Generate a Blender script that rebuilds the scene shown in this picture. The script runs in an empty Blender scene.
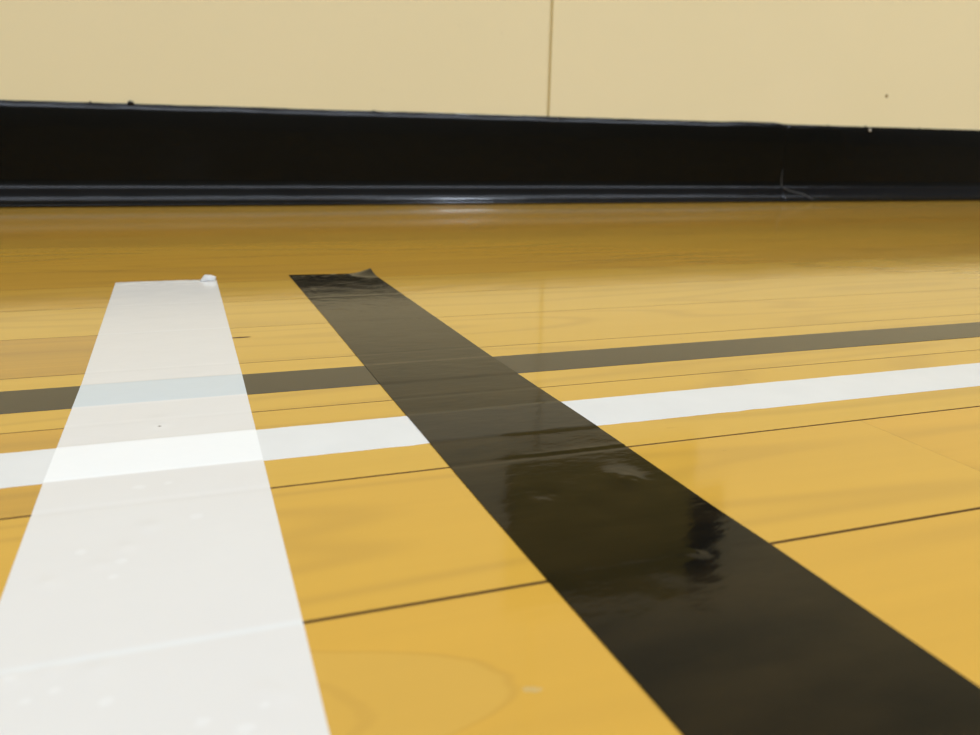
import bpy, bmesh, math, random
from mathutils import Vector, Matrix, noise

random.seed(11)
S = bpy.context.scene
C = S.collection

# ------------------------------------------------------------------ helpers
def link(name, bm, mats, parent=None, loc=(0, 0, 0), smooth=False):
    me = bpy.data.meshes.new(name)
    bm.to_mesh(me); bm.free()
    for m in (mats if isinstance(mats, (list, tuple)) else [mats]):
        me.materials.append(m)
    if smooth:
        for p in me.polygons: p.use_smooth = True
    o = bpy.data.objects.new(name, me)
    C.objects.link(o)
    o.location = loc
    if parent: o.parent = parent
    return o

def structure(o, label=None, cat=None):
    o['kind'] = 'structure'
    if label: o['label'] = label
    if cat: o['category'] = cat
    return o

def tag(o, label, cat, group=None):
    o['label'] = label; o['category'] = cat
    if group: o['group'] = group
    return o

def new_mat(name):
    m = bpy.data.materials.new(name); m.use_nodes = True
    nt = m.node_tree
    b = nt.nodes['Principled BSDF']
    return m, nt, b

def N(nt, typ, **kw):
    n = nt.nodes.new(typ)
    for k, v in kw.items():
        if k in n.inputs.keys(): n.inputs[k].default_value = v
        else: setattr(n, k, v)
    return n

def math_n(nt, op, a, b=None, c=None, clamp=False):
    n = nt.nodes.new('ShaderNodeMath'); n.operation = op; n.use_clamp = clamp
    for i, v in enumerate((a, b, c)):
        if v is None: continue
        if isinstance(v, (int, float)): n.inputs[i].default_value = v
        else: nt.links.new(v, n.inputs[i])
    return n.outputs[0]

def mix_n(nt, fac, a, b, blend='MIX'):
    n = nt.nodes.new('ShaderNodeMix'); n.data_type = 'RGBA'; n.blend_type = blend
    for sock, v in ((n.inputs[0], fac), (n.inputs[6], a), (n.inputs[7], b)):
        if isinstance(v, (int, float)): sock.default_value = v
        elif isinstance(v, tuple): sock.default_value = v
        else: nt.links.new(v, sock)
    return n.outputs[2]

def band(nt, v, lo, hi, soft=0.0005):
    a = N(nt, 'ShaderNodeMapRange'); a.interpolation_type = 'SMOOTHSTEP'
    nt.links.new(v, a.inputs[0]); a.inputs[1].default_value = lo - soft; a.inputs[2].default_value = lo + soft
    b = N(nt, 'ShaderNodeMapRange'); b.interpolation_type = 'SMOOTHSTEP'
    nt.links.new(v, b.inputs[0]); b.inputs[1].default_value = hi - soft; b.inputs[2].default_value = hi + soft
    return math_n(nt, 'SUBTRACT', a.outputs[0], b.outputs[0], clamp=True)

def coords(nt, scale=(1, 1, 1)):
    t = N(nt, 'ShaderNodeTexCoord'); m = N(nt, 'ShaderNodeMapping')
    m.inputs['Scale'].default_value = scale
    nt.links.new(t.outputs['Object'], m.inputs['Vector'])
    return m.outputs[0], t.outputs['Object']

def sstep(a, b, x):
    t = min(1, max(0, (x - a) / (b - a))); return t * t * (3 - 2 * t)

def lerp_pts(pts, y):
    # pts sorted by falling y: (x, y); linear outside too
    pts = sorted(pts, key=lambda q: q[1])
    if y < pts[0][1]: return pts[0][0] + (pts[0][1] - y) * .016
    for i in range(len(pts) - 1):
        if y <= pts[i + 1][1] or i == len(pts) - 2:
            (x0, y0), (x1, y1) = pts[i], pts[i + 1]
            return x0 + (x1 - x0) * (y - y0) / (y1 - y0)

# ------------------------------------------------------------------ real layout (metres)
FACE_Y = 1.0208          # front face of the wall base
WALL_Y = 1.0236          # wall surface
BASE_H = 0.1107
LINE_BLACK = (0.2502, 0.2736)
LINE_WHITE = (0.1936, 0.2166)
B_ORG = (.074, .28); W_ORG = (-.014, .28)
SEAMS = (0.1201, 0.1764, 0.2325, 0.2887, 0.347, 0.4064)
ROOM_X = (-7.0, 9.0); ROOM_Y0 = -8.0; ROOM_H = 6.0

# ------------------------------------------------------------------ materials
def wood_material():
    m, nt, b = new_mat('varnished_maple')
    at = N(nt, 'ShaderNodeAttribute'); at.attribute_name = 'board'
    sep = N(nt, 'ShaderNodeSeparateColor'); nt.links.new(at.outputs['Color'], sep.inputs[0])
    tone, seed, dark = sep.outputs[0], sep.outputs[1], sep.outputs[2]
    t = N(nt, 'ShaderNodeTexCoord')
    w = math_n(nt, 'MULTIPLY', seed, 97.0)
    def nz(scale, s, detail=2.0, rough=0.5, dist=0.0):
        mp = N(nt, 'ShaderNodeMapping'); mp.inputs['Scale'].default_value = scale
        nt.links.new(t.outputs['Object'], mp.inputs['Vector'])
        n = N(nt, 'ShaderNodeTexNoise'); n.noise_dimensions = '4D'
        n.inputs['Scale'].default_value = s; n.inputs['Detail'].default_value = detail
        n.inputs['Roughness'].default_value = rough; n.inputs['Distortion'].default_value = dist
        nt.links.new(mp.outputs[0], n.inputs['Vector']); nt.links.new(w, n.inputs['W'])
        return n.outputs['Fac']
    big = nz((1, 6, 1), 3.2, 1.0)
    rings = math_n(nt, 'SINE', math_n(nt, 'MULTIPLY', nz((1.0, 9.0, 1), 2.2, 1.5, 0.45), 62.0))
    rings = math_n(nt, 'POWER', math_n(nt, 'MULTIPLY_ADD', rings, 0.5, 0.5), 5.0)
    fine = nz((6, 260, 1), 1.5, 3.0, 0.6)
    streak = nz((2.5, 45, 1), 2.0, 3.0, 0.55)
    specks = nz((60, 190, 1), 1.6, 1.0)
    lightc = (0.602, 0.386, 0.0655, 1)
    warm = (0.630, 0.328, 0.0392, 1)
    brown = (0.414, 0.237, 0.0434, 1)
    col = mix_n(nt, tone, warm, lightc)
    col = mix_n(nt, dark, col, brown)
    col = mix_n(nt, math_n(nt, 'MULTIPLY_ADD', big, 1.6, -0.55, clamp=True), col, mix_n(nt, 0.72, (0.486, 0.275, 0.0350, 1), col))
    col = mix_n(nt, math_n(nt, 'MULTIPLY', rings, math_n(nt, 'MULTIPLY_ADD', dark, 0.25, 0.30)), col, (0.378, 0.218, 0.0420, 1))
    col = mix_n(nt, math_n(nt, 'MULTIPLY_ADD', streak, 1.3, -0.45, clamp=True), col, mix_n(nt, 0.72, (0.414, 0.237, 0.0350, 1), col))
    col = mix_n(nt, math_n(nt, 'MULTIPLY_ADD', fine, 0.5, -0.12, clamp=True), col, mix_n(nt, 0.8, (0.378, 0.228, 0.0420, 1), col))
    sp = N(nt, 'ShaderNodeMapRange'); nt.links.new(specks, sp.inputs[0])
    sp.inputs[1].default_value = 0.775; sp.inputs[2].default_value = 0.83
    col = mix_n(nt, math_n(nt, 'MULTIPLY', sp.outputs[0], 0.5), col, (0.225, 0.114, 0.0210, 1))
    col = mix_n(nt, math_n(nt, 'MULTIPLY', math_n(nt, 'MULTIPLY_ADD', nz((4, 150, 1), 1.6, 3.0, 0.6), 2.2, -0.7, clamp=True), math_n(nt, 'MULTIPLY', dark, 1.1, clamp=True)), col, (0.33, 0.18, 0.04, 1))
    # cathedral figure in the board nearest the middle: nested arches pointing along the board
    sx = N(nt, 'ShaderNodeSeparateXYZ'); nt.links.new(t.outputs['Object'], sx.inputs[0])
    fx, fy = sx.outputs[0], sx.outputs[1]
    dy = math_n(nt, 'SUBTRACT', fy, 0.0945)
    k = math_n(nt, 'MULTIPLY_ADD', math_n(nt, 'LESS_THAN', dy, 0.0), 200.0, 88.0)
    wob = math_n(nt, 'MULTIPLY_ADD', nz((1, 3, 1), 45.0, 2.0), 0.006, -0.003)
    arch = math_n(nt, 'ADD', math_n(nt, 'MULTIPLY_ADD', math_n(nt, 'MULTIPLY', dy, dy), k, fx), wob)
    inb = band(nt, fy, .0645, .1196, .0004)
    inside = math_n(nt, 'MULTIPLY', band(nt, arch, -0.15, .0385, .0012), inb)
    col = mix_n(nt, math_n(nt, 'MULTIPLY', inside, 0.35), col, (0.55, 0.345, 0.075, 1))
    for c, wd, f in ((.0390, .0008, .25), (.0180, .0012, .16), (-.004, .0016, .12), (-.03, .002, .10)):
        col = mix_n(nt, math_n(nt, 'MULTIPLY', math_n(nt, 'MULTIPLY', band(nt, arch, c - wd, c + wd, .0008), inb), f), col, (0.36, 0.20, 0.035, 1))
    nt.links.new(col, b.inputs['Base Color'])
    r = math_n(nt, 'MULTIPLY_ADD', nz((1, 3, 1), 14.0, 2.0), 0.05, 0.055)
    nt.links.new(r, b.inputs['Roughness'])
    b.inputs['IOR'].default_value = 1.39
    b.inputs['Specular IOR Level'].default_value = 0.46
    bp = N(nt, 'ShaderNodeBump'); bp.inputs['Strength'].default_value = 0.05; bp.inputs['Distance'].default_value = 0.001
    h = math_n(nt, 'ADD', math_n(nt, 'MULTIPLY', nz((1, 4, 1), 40.0, 2.0), 1.0), math_n(nt, 'MULTIPLY', fine, 0.3))
    nt.links.new(h, bp.inputs['Height']); nt.links.new(bp.outputs[0], b.inputs['Normal'])
    return m

def seam_material():
    m, nt, b = new_mat('dark_board_gap')
    b.inputs['Base Color'].default_value = (0.17, 0.085, 0.022, 1)
    b.inputs['Roughness'].default_value = 0.6
    return m

def wall_material():
    m, nt, b = new_mat('cream_wall_paint')
    v, raw = coords(nt)
    n1 = N(nt, 'ShaderNodeTexNoise', Scale=4.0, Detail=2.0); nt.links.new(v, n1.inputs['Vector'])
    col = mix_n(nt, n1.outputs['Fac'], (0.755, 0.66, 0.388, 1), (0.79, 0.685, 0.418, 1))
    # faint scuffs
    n2 = N(nt, 'ShaderNodeTexNoise', Scale=26.0, Detail=3.0); nt.links.new(v, n2.inputs['Vector'])
    sc = N(nt, 'ShaderNodeMapRange'); nt.links.new(n2.outputs['Fac'], sc.inputs[0])
    sc.inputs[1].default_value = 0.70; sc.inputs[2].default_value = 0.82
    col = mix_n(nt, math_n(nt, 'MULTIPLY', sc.outputs[0], 0.25), col, (0.5, 0.40, 0.22, 1))
    nt.links.new(col, b.inputs['Base Color'])
    b.inputs['Roughness'].default_value = 0.45
    b.inputs['Specular IOR Level'].default_value = 0.3
    bp = N(nt, 'ShaderNodeBump'); bp.inputs['Strength'].default_value = 0.06; bp.inputs['Distance'].default_value = 0.002
    n3 = N(nt, 'ShaderNodeTexNoise', Scale=120.0, Detail=3.0); nt.links.new(v, n3.inputs['Vector'])
    nt.links.new(n3.outputs['Fac'], bp.inputs['Height']); nt.links.new(bp.outputs[0], b.inputs['Normal'])
    return m

def base_material(name, ca, cb):
    m, nt, b = new_mat(name)
    v, raw = coords(nt, (3, 30, 30))
    n = N(nt, 'ShaderNodeTexNoise', Scale=6.0, Detail=3.0); nt.links.new(v, n.inputs['Vector'])
    col = mix_n(nt, n.outputs['Fac'], ca, cb)
    nt.links.new(col, b.inputs['Base Color'])
    r = math_n(nt, 'MULTIPLY_ADD', n.outputs['Fac'], 0.08, 0.12)
    nt.links.new(r, b.inputs['Roughness'])
    b.inputs['IOR'].default_value = 1.31
    bp = N(nt, 'ShaderNodeBump'); bp.inputs['Strength'].default_value = 0.12; bp.inputs['Distance'].default_value = 0.002
    v2, _ = coords(nt, (1, 1, 1))
    n3 = N(nt, 'ShaderNodeTexNoise', Scale=45.0, Detail=3.0); nt.links.new(v2, n3.inputs['Vector'])
    nt.links.new(n3.outputs['Fac'], bp.inputs['Height']); nt.links.new(bp.outputs[0], b.inputs['Normal'])
    return m

def plain(name, col, rough=0.5, spec=0.4):
    m, nt, b = new_mat(name)
    v, _ = coords(nt)
    n = N(nt, 'ShaderNodeTexNoise', Scale=60.0, Detail=2.0); nt.links.new(v, n.inputs['Vector'])
    c2 = tuple(c * 0.9 for c in col[:3]) + (1,)
    nt.links.new(mix_n(nt, n.outputs['Fac'], c2, col), b.inputs['Base Color'])
    b.inputs['Roughness'].default_value = rough
    b.inputs['Specular IOR Level'].default_value = spec
    return m

def black_tape_material(y_org):
    m, nt, b = new_mat('glossy_black_vinyl')
    v, raw = coords(nt)
    sep = N(nt, 'ShaderNodeSeparateXYZ'); nt.links.new(raw, sep.inputs[0]); y = sep.outputs[1]
    mq = N(nt, 'ShaderNodeMapping'); mq.inputs['Scale'].default_value = (18, 60, 1); nt.links.new(raw, mq.inputs['Vector'])
    n = N(nt, 'ShaderNodeTexNoise', Scale=1.3, Detail=3.0); nt.links.new(mq.outputs[0], n.inputs['Vector'])
    blot = N(nt, 'ShaderNodeMapRange'); nt.links.new(n.outputs['Fac'], blot.inputs[0]); blot.inputs[1].default_value = .35; blot.inputs[2].default_value = .65
    col = mix_n(nt, blot.outputs[0], (0.002, 0.0016, 0.0006, 1), (0.014, 0.0092, 0.003, 1))
    col = mix_n(nt, math_n(nt, 'MULTIPLY', band(nt, y, LINE_WHITE[0] - y_org, LINE_WHITE[1] - y_org), 0.9), col, (0.014, 0.0135, 0.012, 1))
    nt.links.new(col, b.inputs['Base Color'])
    n2 = N(nt, 'ShaderNodeTexNoise', Scale=55.0, Detail=2.0); nt.links.new(v, n2.inputs['Vector'])
    nt.links.new(math_n(nt, 'MULTIPLY_ADD', n2.outputs['Fac'], 0.09, 0.035), b.inputs['Roughness'])
    b.inputs['IOR'].default_value = 1.25
    bp = N(nt, 'ShaderNodeBump'); bp.inputs['Strength'].default_value = 0.10; bp.inputs['Distance'].default_value = 0.0006
    mp = N(nt, 'ShaderNodeMapping'); mp.inputs['Scale'].default_value = (1, 2.2, 1)
    nt.links.new(raw, mp.inputs['Vector'])
    n3 = N(nt, 'ShaderNodeTexNoise', Scale=120.0, Detail=4.0); nt.links.new(mp.outputs[0], n3.inputs['Vector'])
    nt.links.new(n3.outputs['Fac'], bp.inputs['Height']); nt.links.new(bp.outputs[0], b.inputs['Normal'])
    return m

def white_tape_material(y_org):
    m, nt, b = new_mat('translucent_white_vinyl')
    v, raw = coords(nt)
    sep = N(nt, 'ShaderNodeSeparateXYZ'); nt.links.new(raw, sep.inputs[0]); y = sep.outputs[1]
    n = N(nt, 'ShaderNodeTexNoise', Scale=30.0, Detail=2.0); nt.links.new(v, n.inputs['Vector'])
    col = mix_n(nt, n.outputs['Fac'], (0.685, 0.665, 0.635, 1), (0.70, 0.69, 0.66, 1))
    # the marking lines and board gaps show through the thin vinyl
    col = mix_n(nt, band(nt, y, LINE_BLACK[0] - y_org, LINE_BLACK[1] - y_org), col, (0.57, 0.625, 0.645, 1))
    col = mix_n(nt, band(nt, y, LINE_WHITE[0] - y_org, LINE_WHITE[1] - y_org), col, (0.83, 0.845, 0.84, 1))
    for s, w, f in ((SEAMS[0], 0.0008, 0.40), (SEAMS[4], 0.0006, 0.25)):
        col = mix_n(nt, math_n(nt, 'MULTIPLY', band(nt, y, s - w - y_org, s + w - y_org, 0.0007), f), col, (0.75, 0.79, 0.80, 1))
    # small air bubbles and one dark speck under the vinyl
    sx = sep.outputs[0]
    wb = N(nt, 'ShaderNodeTexNoise', Scale=500.0); nt.links.new(v, wb.inputs['Vector'])
    def dot(col, x, yy, r, c, f):
        ddx = math_n(nt, 'SUBTRACT', sx, x - W_ORG[0]); ddy = math_n(nt, 'SUBTRACT', y, yy - y_org)
        d = math_n(nt, 'SQRT', math_n(nt, 'ADD', math_n(nt, 'MULTIPLY', ddx, ddx), math_n(nt, 'MULTIPLY', ddy, ddy)))
        d = math_n(nt, 'MULTIPLY_ADD', wb.outputs['Fac'], r * 1.2, math_n(nt, 'SUBTRACT', d, r * .6))
        mr = N(nt, 'ShaderNodeMapRange'); nt.links.new(d, mr.inputs[0]); mr.inputs[1].default_value = r; mr.inputs[2].default_value = r * .4
        return mix_n(nt, math_n(nt, 'MULTIPLY', mr.outputs[0], f), col, c)
    for x, yy, r in ((-.0302, .1180, .0013), (-.0236, .1133, .0011), (-.0040, .1000, .0014), (.0010, .0968, .0017), (-.0165, .1085, .0013), (-.0270, .1120, .0011),
                     (-.0250, .1560, .0013), (-.0175, .1500, .0013), (-.0185, .1445, .0012), (-.0165, .1850, .0016), (-.0105, .1855, .0013), (-.0245, .1010, .0013), (.0040, .1010, .0009)):
        col = dot(col, x, yy, r, (0.80, 0.805, 0.79, 1), .32)
    col = dot(col, -.0135, .2262, .0007, (0.12, 0.10, 0.07, 1), .9)
    vo = N(nt, 'ShaderNodeTexVoronoi', Scale=95.0); nt.links.new(v, vo.inputs['Vector'])
    sp = N(nt, 'ShaderNodeMapRange'); nt.links.new(vo.outputs['Distance'], sp.inputs[0])
    sp.inputs[1].default_value = 0.17; sp.inputs[2].default_value = 0.10
    sc = N(nt, 'ShaderNodeSeparateColor'); nt.links.new(vo.outputs['Color'], sc.inputs[0])
    pick = math_n(nt, 'GREATER_THAN', sc.outputs[0], 0.86)
    col = mix_n(nt, math_n(nt, 'MULTIPLY', math_n(nt, 'MULTIPLY', sp.outputs[0], pick), math_n(nt, 'MULTIPLY', band(nt, y, -1.0 - y_org, .165 - y_org, .02), 0.6)), col, (0.80, 0.80, 0.79, 1))
    nt.links.new(col, b.inputs['Base Color'])
    b.inputs['Roughness'].default_value = 0.16
    b.inputs['Specular IOR Level'].default_value = 0.30
    bp = N(nt, 'ShaderNodeBump'); bp.inputs['Strength'].default_value = 0.12; bp.inputs['Distance'].default_value = 0.0005
    n3 = N(nt, 'ShaderNodeTexNoise', Scale=130.0, Detail=3.0); nt.links.new(v, n3.inputs['Vector'])
    nt.links.new(n3.outputs['Fac'], bp.inputs['Height']); nt.links.new(bp.outputs[0], b.inputs['Normal'])
    return m

M_wood = wood_material(); M_gap = seam_material(); M_wall = wall_material(); M_base = base_material('black_rubber_base', (0.0018, 0.0017, 0.001, 1), (0.003, 0.0028, 0.0019, 1))
M_toe = base_material('rubber_edge_painted_sheen', (0.0055, 0.0055, 0.0058, 1), (0.009, 0.009, 0.0092, 1))  # lighter copy of the base rubber, overhead sheen put into its colour
M_line_black = plain('black_floor_line', (0.024, 0.020, 0.012, 1), 0.16, 0.36)
M_line_white = plain('white_floor_line', (0.72, 0.73, 0.72, 1), 0.2, 0.3)
M_white = plain('crumpled_white_vinyl', (0.93, 0.93, 0.92, 1), 0.35, 0.3)
M_chip = plain('pale_chip', (0.62, 0.56, 0.44, 1), 0.7, 0.2)
M_caulk = plain('grey_caulk_smear', (0.085, 0.085, 0.08, 1), 0.6, 0.2)
M_speck = plain('brown_speck', (0.27, 0.19, 0.08, 1), 0.7, 0.2)
M_fleck = plain('black_fleck', (0.008, 0.0075, 0.006, 1), 0.5, 0.3)
M_plate = plain('dark_plate', (0.03, 0.026, 0.02, 1), 0.4, 0.3)
M_olive = plain('olive_panel', (0.42, 0.34, 0.10, 1), 0.6, 0.2)
M_far = plain('pale_gym_wall', (0.22, 0.22, 0.21, 1), 0.7, 0.2)
M_ceiling = plain('pale_ceiling', (0.7, 0.7, 0.69, 1), 0.8, 0.1)

# ------------------------------------------------------------------ floor: maple strips, one mesh
def row_edges():
    lo = [SEAMS[0] - 0.0562 * k for k in range(1, 150)]
    lo = [y for y in lo if y > ROOM_Y0 - 0.06]
    hi = [SEAMS[-1] + 0.0588 * k for k in range(1, 14)]
    hi = [y for y in hi if y < WALL_Y + 0.06]
    return sorted(lo) + list(SEAMS) + hi

def build_floor():
    rnd = random.Random(5)
    bm = bmesh.new()
    ly = bm.loops.layers.float_color.new('board')
    ed = row_edges()
    # under-layer seen in the gaps
    zb = -0.0009
    f = bm.faces.new([bm.verts.new(p) for p in ((ROOM_X[0], ROOM_Y0, zb), (ROOM_X[1], ROOM_Y0, zb), (ROOM_X[1], WALL_Y, zb), (ROOM_X[0], WALL_Y, zb))])
    f.material_index = 1
    explicit = {0: [(-1.1, .62, .1), (0.1768, .55, 0), (1.02, .4, 0)],
                1: [(-0.012, .35, .25), (0.9, .75, 0)],
                2: [(-0.85, .6, 0), (0.75, .8, 0)],
                3: [(-0.010, .3, .55), (1.1, .8, 0)],
                4: [(-0.62, .75, 0), (0.85, .85, 0)],
                5: [(-0.5, .6, .1), (-.012, .55, .05), (1.2, .7, 0)],
                -1: [(-0.7, .5, 0), (0.8, .45, 0)],
                -2: [(-0.6, .5, 0), (0.7, .3, 0)]}
    gaps = {0: .00095, 1: .00080, 2: .00050, 3: .00045, 4: .0004, 5: .0004}
    i0 = ed.index(SEAMS[0])
    for r in range(len(ed) - 1):
        k = r - i0
        y0, y1 = ed[r], ed[r + 1]
        g0 = gaps.get(k, .0005) / 2; g1 = gaps.get(k + 1, .0005) / 2
        y0 += g0; y1 -= g1
        if y1 > WALL_Y: y1 = WALL_Y
        cuts = []; props = []
        if k in explicit:
            x = ROOM_X[0]
            for (xe, t, d) in explicit[k]:
                cuts.append((x, xe, t, d)); x = xe
            # right of the last joint
            cuts.append((x, ROOM_X[1], rnd.uniform(.45, .9), 0))
        else:
            x = ROOM_X[0]; nx = x + rnd.uniform(.1, 1.3)
            while x < ROOM_X[1]:
                nx = min(nx, ROOM_X[1])
                if 5 < k < 16 and -.45 < nx < 1.35: nx = rnd.uniform(1.4, 2.2)
                d = rnd.choice((0, 0, .05, .2, .5)) * rnd.uniform(.5, 1)
                cuts.append((x, nx, rnd.uniform(-.1, .65) if k > 5 else rnd.uniform(.2, 1.2), d))
                x = nx; nx = x + rnd.uniform(.45, 1.5)
        for (a, c, t, d) in cuts:
            sd = rnd.random()
            a2, c2 = a + .00003, c - .00003
            top = [bm.verts.new(p) for p in ((a2, y0, 0), (c2, y0, 0), (c2, y1, 0), (a2, y1, 0))]
            bot = [bm.verts.new((v.co.x, v.co.y, zb)) for v in top]
            fs = [bm.faces.new(top)]
            for q in range(4):
                fs.append(bm.faces.new((top[q], bot[q], bot[(q + 1) % 4], top[(q + 1) % 4])))
            for ff in fs:
                for l in ff.loops: l[ly] = (t, sd, d, 1)
            for ff in fs[1:]: ff.material_index = 1
    o = link('floor', bm, [M_wood, M_gap])
    return structure(o, 'varnished maple strip gym floor', 'floor')
floor_o = build_floor()

# ------------------------------------------------------------------ wall with a narrow panel joint
def build_wall():
    bm = bmesh.new()
    xs, g, dep = 0.4385, 0.0024, 0.0042
    prof = [(ROOM_X[0], 0), (xs - g, 0), (xs - g * .8, dep), (xs + g * .8, dep), (xs + g, 0), (ROOM_X[1], 0), (ROOM_X[1], .12), (ROOM_X[0], .12)]
    lo = [bm.verts.new((x, y, 0)) for x, y in prof]; hi = [bm.verts.new((x, y, ROOM_H)) for x, y in prof]
    n = len(prof)
    for i in range(n):
        bm.faces.new((lo[i], lo[(i + 1) % n], hi[(i + 1) % n], hi[i]))
    bmesh.ops.recalc_face_normals(bm, faces=bm.faces)
    return structure(link('wall_front', bm, M_wall, loc=(0, WALL_Y, 0)), 'cream painted gym wall with a narrow vertical panel joint', 'wall')
wall_o = build_wall()
# one brown speck on the paint
bm = bmesh.new()
bmesh.ops.create_uvsphere(bm, u_segments=14, v_segments=8, radius=0.0024)
for v in bm.verts: v.co.y *= .25; v.co.x *= 1.15; v.co += Vector((.0004 * noise.noise(v.co * 900), 0, .0006 * noise.noise(v.co * 700)))
link('speck', bm, M_speck, wall_o, (0.9891, -0.0001, 0.1549), True)['label'] = 'small brown speck on the cream paint'

def plain_box(name, lo, hi, mat):
    bm = bmesh.new(); bmesh.ops.create_cube(bm, size=1)
    for v in bm.verts:
        v.co = Vector([lo[i] if v.co[i] < 0 else hi[i] for i in range(3)])
    return structure(link(name, bm, mat))
plain_box('wall_left', (ROOM_X[0] - .12, ROOM_Y0, 0), (ROOM_X[0], WALL_Y + .12, ROOM_H), M_far)
plain_box('wall_right', (ROOM_X[1], ROOM_Y0, 0), (ROOM_X[1] + .12, WALL_Y + .12, ROOM_H), M_far)
plain_box('wall_back', (ROOM_X[0] - .12, ROOM_Y0 - .12, 0), (ROOM_X[1] + .12, ROOM_Y0, ROOM_H), M_far)
plain_box('ceiling', (ROOM_X[0] - .12, ROOM_Y0 - .12, ROOM_H), (ROOM_X[1] + .12, WALL_Y + .12, ROOM_H + .1), M_ceiling)

# ------------------------------------------------------------------ coved rubber base, two lengths butted together
def build_base(name, x0, x1, label, seed, dh=0.0):
    prof = []          # (distance out from the wall, height)
    t = WALL_Y - FACE_Y
    H = BASE_H + dh
    prof += [(0, H - .0002), (t * .16, H - .0001), (t * .27, H - .0008), (t * .55, H - .0030), (t * .88, H - .0056), (t, H - .0070)]
    prof += [(t, H * .75), (t, H * .5), (t, .030), (t + .0001, .0225)]
    prof += [(t + .0007, .0216), (t + .0013, .0203)]
    for i in range(1, 9):       # concave sweep of the toe
        a = i / 8 * math.pi / 2
        prof.append((t + .0013 + .0066 * (1 - math.cos(a)), .0203 - .0158 * math.sin(a)))
    e = prof[-1]
    prof += [(e[0] + .0011, .0040), (e[0] + .0021, .0031), (e[0] + .0025, .0020), (e[0] + .0022, .0009), (e[0] + .0008, 0.00005), (0, 0.00005)]
    bm = bmesh.new()
    xs = []
    x = x0
    while x < x1:
        xs.append(x); x += .006 if -.4 < x < 1.6 else .25
    xs.append(x1)
    rings = []
    for x in xs:
        w = .00045 * noise.noise(Vector((x * 9, seed, 0))) + .0003 * noise.noise(Vector((x * 55, seed, 3)))
        ring = []
        lip = 1 - .85 * sstep(.25, .62, x) if seed == 1 else .12
        for (d, z) in prof:
            if z > H - .0071: d = min(d, t - (t - d) * lip)
            zz = z + (w if z > .05 else 0) * (z / H)
            dd = d + (.00025 * noise.noise(Vector((x * 30, seed, z * 60))) if d > .0005 else 0)
            # top edge eases off near the butt joint of the left length
            if seed == 1 and z > .09:
                zz += .0011 * sstep(.70, .735, x) * (1 - sstep(.785, .812, x)) * ((z - .09) / (H - .09))
                zz -= .0006 * sstep(.795, .8118, x)
            ring.append(bm.verts.new((x, -dd, zz)))
        rings.append(ring)
    n = len(prof)
    for a, b in zip(rings[:-1], rings[1:]):
        for i in range(n):
            f = bm.faces.new((a[i], b[i], b[(i + 1) % n], a[(i + 1) % n]))
            # reflected sheen of the toe and eased top edge, painted as lighter rubber
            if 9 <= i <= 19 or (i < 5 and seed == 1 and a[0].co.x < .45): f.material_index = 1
    bm.faces.new(rings[0]); bm.faces.new(list(reversed(rings[-1])))
    bmesh.ops.recalc_face_normals(bm, faces=bm.faces)
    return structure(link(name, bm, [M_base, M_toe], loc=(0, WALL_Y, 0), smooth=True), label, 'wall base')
J = 0.8130
base_l = build_base('baseboard_front_left', ROOM_X[0], J - .0002, 'long black coved wall base left of its butt joint', 1, .0004)
base_r = build_base('baseboard_front_right', J + .0002, ROOM_X[1], 'black coved wall base right of the butt joint', 2, -.0006)

def tube(pts, radii, seg=8):
    bm = bmesh.new(); rings = []
    for i, p in enumerate(pts):
        p = Vector(p); a = Vector(pts[max(0, i - 1)]); c = Vector(pts[min(len(pts) - 1, i + 1)])
        d = (c - a).normalized(); u = d.orthogonal().normalized(); v = d.cross(u)
        rings.append([bm.verts.new(p + radii[i] * (math.cos(k * 2 * math.pi / seg) * u + math.sin(k * 2 * math.pi / seg) * v)) for k in range(seg)])
    for a, b in zip(rings[:-1], rings[1:]):
        for k in range(seg): bm.faces.new((a[k], a[(k + 1) % seg], b[(k + 1) % seg], b[k]))
    bm.faces.new(rings[0]); bm.faces.new(rings[-1])
    bmesh.ops.recalc_face_normals(bm, faces=bm.faces)
    return bm
t = WALL_Y - FACE_Y
# pale smear of caulk that runs down the joint and along the toe
pts = [(J, -t, .047), (J, -t, .040), (J - .0005, -t - .0001, .031), (J + .001, -t - .0004, .023), (J + .006, -t - .0012, .0195), (J + .014, -t - .0016, .0165),
       (J + .028, -t - .0021, .0135), (J + .040, -t - .0028, .0115), (J + .047, -t - .0045, .0075), (J + .052, -t - .0085, .0045), (J + .055, -t - .0099, .0025)]
link('caulk_smear', tube(pts, [.0002, .0004, .0006, .0008, .0008, .0008, .0008, .0010, .0009, .0008, .0004]), M_caulk, base_r, smooth=True)['label'] = 'pale wavy caulk smear at the joint'

def crumb(r, sq, seed, sub=2):
    bm = bmesh.new(); bmesh.ops.create_icosphere(bm, subdivisions=sub, radius=r)
    for v in bm.verts:
        v.co *= 1 + .45 * noise.noise(v.co / r * .9 + Vector((seed, 0, 0)))
        v.co = Vector((v.co.x * sq[0], v.co.y * sq[1], v.co.z * sq[2]))
    return bm
link('paint_chip', crumb(.0022, (1.1, .4, 1), 4), M_chip, base_r, (0.9638, -t - .0003, 0.1052), True)['label'] = 'pale chip near the top edge'
for i, (x, z, r) in enumerate(((-0.0599, .1118, .0026), (0.955, .1105, .0016), (0.886, .1105, .0012), (1.06, .1103, .0012), (-0.10, .1112, .0012), (0.21, .1112, .0012))):
    link('paint_fleck', crumb(r, (1.3, .5, .8), 9 + i), M_fleck, base_l if x < J else base_r, (x, -t * .7, z), True)

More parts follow.
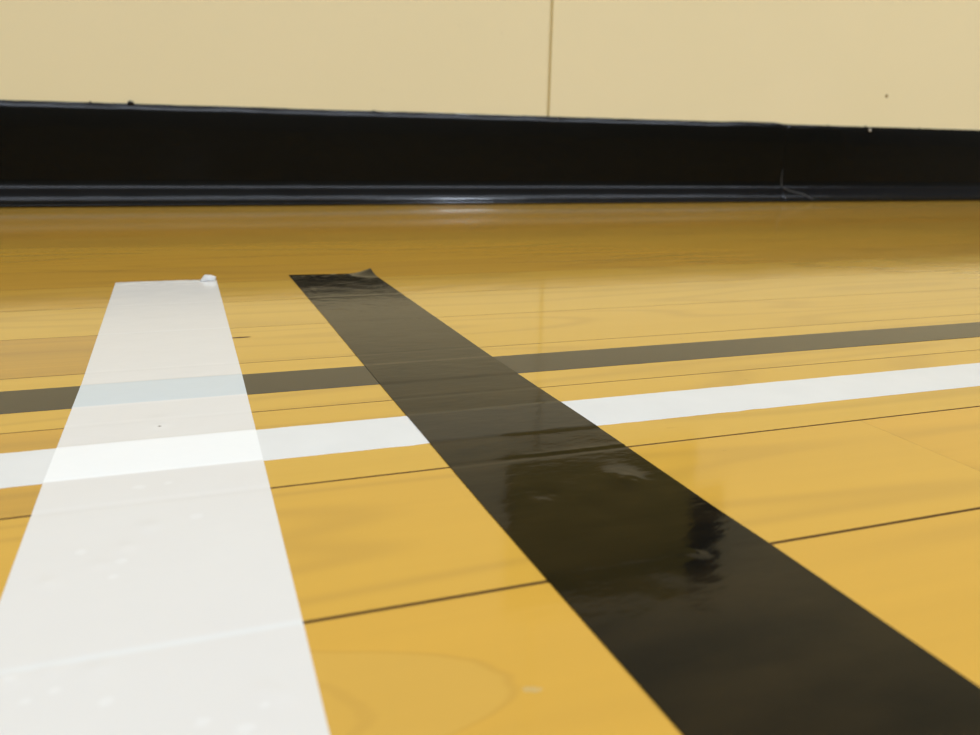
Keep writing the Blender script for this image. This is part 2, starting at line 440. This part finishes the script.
# guessed unseen olive panel and dark strip, added to darken the black tape's reflection
def plate(name, lo, hi, mat, label):
    bm = bmesh.new(); bmesh.ops.create_cube(bm, size=1)
    for v in bm.verts: v.co = Vector(((hi[0] - lo[0]) * v.co.x, .006 * v.co.y, (hi[1] - lo[1]) * v.co.z))
    bmesh.ops.bevel(bm, geom=list(bm.edges), offset=.0015, segments=2, affect='EDGES')
    structure(link(name, bm, mat, loc=((lo[0] + hi[0]) / 2, WALL_Y - .003, (lo[1] + hi[1]) / 2)), label, 'wall panel')
plate('guessed_panel_1', (.395, .365), (.708, .615), M_olive, 'unseen olive panel, a guess added to darken the reflection in the black tape')
plate('guessed_panel_2', (.7082, .45), (.768, .63), M_plate, 'dark strip at the edge of the olive panel, mirrored in the black tape')

# ------------------------------------------------------------------ floor marking lines
def build_line(name, y0, y1, mat, label, rag_seed, rag=.00012):
    bm = bmesh.new(); yc = (y0 + y1) / 2; h = .00012
    rows = []
    x = -6.9; xs = []
    while x < 8.9:
        xs.append(x); x += .0012 if -.1 < x < .45 else .05
    for x in xs:
        a = rag * noise.noise(Vector((x * 160, rag_seed, 0))) * (1 if noise.noise(Vector((x * 25, rag_seed, 5))) > .05 else .25)
        b = rag * .5 * noise.noise(Vector((x * 120, rag_seed, 9)))
        rows.append([bm.verts.new(p) for p in ((x, y0 - yc + a, 0), (x, y0 - yc + a + .00008, h), (x, y1 - yc + b - .00008, h), (x, y1 - yc + b, 0))])
    for a, b in zip(rows[:-1], rows[1:]):
        for i in range(3): bm.faces.new((a[i], b[i], b[i + 1], a[i + 1]))
        bm.faces.new((a[3], b[3], b[0], a[0]))
    bm.faces.new(rows[0]); bm.faces.new(rows[-1])
    bmesh.ops.recalc_face_normals(bm, faces=bm.faces)
    o = tag(link(name, bm, mat, loc=(0, yc, 0.00002)), label, 'floor marking')
    o['kind'] = 'thing'
    return o
build_line('court_line', *LINE_BLACK, M_line_black, 'thin dark floor line running along the boards, on the wall side of the white line', 2, .0001)
build_line('court_line', *LINE_WHITE, M_line_white, 'thin white floor line running along the boards, nearer than the dark line', 7, .00045)

# ------------------------------------------------------------------ the two wide tapes
def build_tape(name, left, right, y_end, y_near, mat, label, height, org, end_shape=None, nx=56):
    bm = bmesh.new(); rows = []
    ys = []; y = y_end
    while y > y_near:
        ys.append(y); y -= .0011 if y > .05 else .02
    ys.append(y_near)
    for j, y in enumerate(ys):
        row = []
        for i in range(nx + 1):
            u = i / nx
            yy = y
            if end_shape: yy = y + end_shape(u) * max(0, 1 - j / 12)
            xl, xr = lerp_pts(left, yy), lerp_pts(right, yy)
            xx = xl + (xr - xl) * u
            dx, dy, z = height(xx, yy, u)
            row.append(bm.verts.new((xx + dx - org[0], yy + dy - org[1], z)))
        rows.append(row)
    for a, b in zip(rows[:-1], rows[1:]):
        for i in range(nx): bm.faces.new((a[i], b[i], b[i + 1], a[i + 1]))
    # thin edge down to the floor
    loop = rows[0] + [r[-1] for r in rows[1:]] + list(reversed(rows[-1]))[1:] + [r[0] for r in reversed(rows[1:-1])]
    low = [bm.verts.new((v.co.x, v.co.y, max(0.00002, v.co.z - .00022))) for v in loop]
    n = len(loop)
    bmesh.ops.recalc_face_normals(bm, faces=bm.faces)
    up = [bm.verts.new(v.co) for v in loop]
    sk = [bm.faces.new((up[i], up[(i + 1) % n], low[(i + 1) % n], low[i])) for i in range(n)]
    bmesh.ops.recalc_face_normals(bm, faces=sk)
    return tag(link(name, bm, mat, loc=(org[0], org[1], 0), smooth=True), label, 'tape')

def common_height(x, y, seed):
    z = .00024
    for lo, hi in (LINE_BLACK, LINE_WHITE):
        z += .00010 * sstep(lo - .0007, lo + .0002, y) * (1 - sstep(hi - .0002, hi + .0007, y))
    for s, d in zip(SEAMS, (.00004, .00012, .00006, .00004, .00004, .00004)):
        z -= d * math.exp(-((y - s) / .0007) ** 2)
    z += .00003 * noise.noise(Vector((x * 90, y * 90, seed)))
    return z

def black_height(x, y, u):
    z = common_height(x, y, 3)
    # crease of trapped air over the board gap, and a second one beside the white line
    k = sstep(.35, .6, u)
    z += .00022 * k * math.exp(-((y - .1778 - .0004 * noise.noise(Vector((x * 300, 0, 0)))) / .0006) ** 2) * (0.7 + .5 * noise.noise(Vector((x * 500, 2, 0))))
    z += .00010 * k * math.exp(-((y - .1925) / .0006) ** 2)
    # raised blister and two dents
    z += .00042 * math.exp(-(((x - .0905) / .0042) ** 2 + ((y - .1572) / .0062) ** 2)) * (1 + .5 * noise.noise(Vector((x * 700, y * 700, 0))))
    z -= .00020 * math.exp(-(((x - .0690) / .0034) ** 2 + ((y - .1560) / .0048) ** 2)) * (1 + .6 * noise.noise(Vector((x * 800, y * 800, 1))))
    z -= .00012 * math.exp(-(((x - .0770) / .0030) ** 2 + ((y - .1440) / .0044) ** 2))
    z -= .00006 * math.exp(-(((x - .0730) / .0030) ** 2 + ((y - .1140) / .0044) ** 2)) * (1 + .6 * noise.noise(Vector((x * 800, y * 800, 5))))
    # small knot on the near gap
    z += .00020 * math.exp(-(((x - .0860) / .0012) ** 2 + ((y - .1205) / .0010) ** 2))
    # little dark nick near the far end, and wrinkles at the far end
    z -= .00006 * math.exp(-(((x - .0545) / .0008) ** 2 + ((y - .4270) / .006) ** 2))
    e = sstep(.458, .482, y)
    z += e * .00010 * (noise.noise(Vector((x * 260, y * 330, 8))) + .5)
    # curled far right corner
    c = max(0, 1 - math.hypot((.0962 - x) / .0150, (.4775 - y) / .0150))
    z += .0034 * c ** 1.6
    return (-.0016 * c, -.001 * c, max(z, .00006))

W_L = [(-.0436, .4769), (-.0380, .276), (-.0368, .193), (-.0356, .1416), (-.0348, .1078)]
W_R = [(.0077, .4735), (.0104, .2724), (.0112, .1700), (.0115, .120), (.0116, .0926)]
B_L = [(.0475, .4824), (.0501, .3583), (.0517, .2504), (.0537, .1520), (.0546, .1205), (.0559, .0800)]
B_R = [(.0958, .4744), (.0983, .2736), (.1007, .1938), (.1015, .1365), (.1021, .1200), (.1027, .0729)]

M_btape = black_tape_material(B_ORG[1]); M_wtape = white_tape_material(W_ORG[1])
black_tape = build_tape('black_tape', B_L, B_R, .4800, -1.5, M_btape,
    'wide glossy black vinyl tape strip running towards the wall, curled at its far right corner',
    black_height, B_ORG, lambda u: .0024 - .0048 * u + .0004 * noise.noise(Vector((u * 9, 4, 0))))

def white_height(x, y, u):
    z = common_height(x, y, 12)
    for (bx, by, r) in ((-.0135, .2275, .0022), (-.0140, .2330, .003), (-.030, .118, .0016), (-.025, .1185, .0014), (.0045, .1045, .0013), (.0062, .1025, .0014), (-.0185, .1170, .0016), (-.021, .1500, .0014), (-.017, .1560, .0016), (-.0290, .1460, .0014), (-.0135, .1640, .002)):
        z += .00016 * math.exp(-(((x - bx) ** 2 + (y - by) ** 2) / (r * r)))
    e = sstep(.452, .475, y)
    z += e * .00018 * (noise.noise(Vector((x * 220, y * 260, 21))) + .5)
    return (0, 0, max(z, .00006))
white_tape = build_tape('white_tape', W_L, W_R, .4757, -1.5, M_wtape,
    'wide white vinyl tape strip running towards the wall, crumpled at its far right corner',
    white_height, W_ORG, lambda u: .0006 - .0012 * u + .0003 * noise.noise(Vector((u * 9, 14, 0))))

# crumpled flap folded up from the far right corner of the white tape
def build_flap():
    bm = bmesh.new(); nu, nv = 14, 12
    grid = []
    for i in range(nu + 1):
        u = i / nu; row = []
        for j in range(nv + 1):
            v = j / nv
            a = v * math.radians(200)
            hgt = .0034 * (.25 + .75 * sstep(0, .45, u)) * (1.0 + .12 * math.sin(u * 4))
            y = -.0026 + .0042 * (1 - math.cos(a)) * .6 - .0020 * v
            z = .0003 + hgt * (math.sin(a * .5) ** .8) - .0006 * v * v
            x = -.0078 * (1 - u) + .0004 * math.sin(v * 5)
            p = Vector((x, y, z))
            p += .0005 * Vector((noise.noise(p * 520), noise.noise(p * 430 + Vector((3, 0, 0))), noise.noise(p * 480 + Vector((0, 7, 0)))))
            p.z = max(p.z, .0003)
            row.append(bm.verts.new(p))
        grid.append(row)
    for a, b in zip(grid[:-1], grid[1:]):
        for j in range(nv): bm.faces.new((a[j], b[j], b[j + 1], a[j + 1]))
    bmesh.ops.solidify(bm, geom=list(bm.faces), thickness=.00018)
    bmesh.ops.recalc_face_normals(bm, faces=bm.faces)
    return bm
flap = link('folded_corner', build_flap(), M_white, white_tape, (.0070 - W_ORG[0], .4715 - W_ORG[1], 0), True)
flap['label'] = 'crumpled bright white folded corner'

# small chip mark in the floor right beside the white tape, and a pale scuff on the near board
def smear(name, x, y, lx, ly, mat, label, seed, rot=0):
    bm = bmesh.new(); n = 28
    c = bm.verts.new((0, 0, .00008)); ring = []
    for k in range(n):
        a = k / n * 2 * math.pi
        r = 1 + .35 * noise.noise(Vector((math.cos(a) * 2, math.sin(a) * 2, seed)))
        ring.append(bm.verts.new((lx * r * math.cos(a), ly * r * math.sin(a), .00002)))
    for k in range(n): bm.faces.new((c, ring[k], ring[(k + 1) % n]))
    o = link(name, bm, mat, floor_o, (x, y, 0)); o['label'] = label; o.rotation_euler.z = rot
M_gouge = plain('dark_gouge', (0.09, 0.045, 0.018, 1), .6, .2)
M_scuff = plain('pale_scuff', (0.56, 0.385, 0.14, 1), .4, .3)
smear('gouge', .0126, .3290, .0042, .0010, M_gouge, 'short dark gouge beside the white tape', 1)
smear('scuff', .0405, .0930, .0015, .0006, M_scuff, 'small pale scuff', 2, -.34)

# ------------------------------------------------------------------ lights: gym ceiling lamps
def lamp(name, loc, sx, sy, power, col):
    l = bpy.data.lights.new(name, 'AREA'); l.shape = 'RECTANGLE'; l.size = sx; l.size_y = sy; l.energy = power; l.color = col
    o = bpy.data.objects.new(name, l); C.objects.link(o); o.location = loc
    return o
COL = (.84, .945, 1.12)
lamp('ceiling_lamp', (2.35, -1.9, 5.9), .30, .16, 430, COL)
for y, e in ((-4.0, 600), (-6.9, 900)):
    lamp('ceiling_lamp', (1.0, y, 5.92), 13.0, .8, e, COL)

w = bpy.data.worlds.new('World'); S.world = w; w.use_nodes = True
w.node_tree.nodes['Background'].inputs[0].default_value = (1, 1, 1, 1)
w.node_tree.nodes['Background'].inputs[1].default_value = 0.05

# ------------------------------------------------------------------ camera
F_PX, PITCH, ROLL, YAW, CAM_H = 819.56, 0.266392, 0.0182255, 0.3427545, 0.0753275
cam = bpy.data.cameras.new('Camera'); co = bpy.data.objects.new('Camera', cam); C.objects.link(co)
fw = Vector((math.sin(YAW) * math.cos(PITCH), math.cos(YAW) * math.cos(PITCH), -math.sin(PITCH)))
ri = Vector((math.cos(YAW), -math.sin(YAW), 0)); up = ri.cross(fw)
r2 = math.cos(ROLL) * ri + math.sin(ROLL) * up; u2 = -math.sin(ROLL) * ri + math.cos(ROLL) * up
mw = Matrix((r2, u2, -fw)).transposed().to_4x4(); mw.translation = Vector((0, 0, CAM_H))
co.matrix_world = mw
cam.sensor_fit = 'HORIZONTAL'; cam.sensor_width = 36.0; cam.lens = F_PX / 980 * 36
cam.clip_start = .005; cam.clip_end = 60
cam.dof.use_dof = True; cam.dof.focus_distance = .27; cam.dof.aperture_fstop = 22
S.camera = co

S.view_settings.view_transform = 'Standard'; S.view_settings.look = 'None'
S.view_settings.gamma = 1; S.view_settings.use_curve_mapping = False
S.view_settings.exposure = -0.87
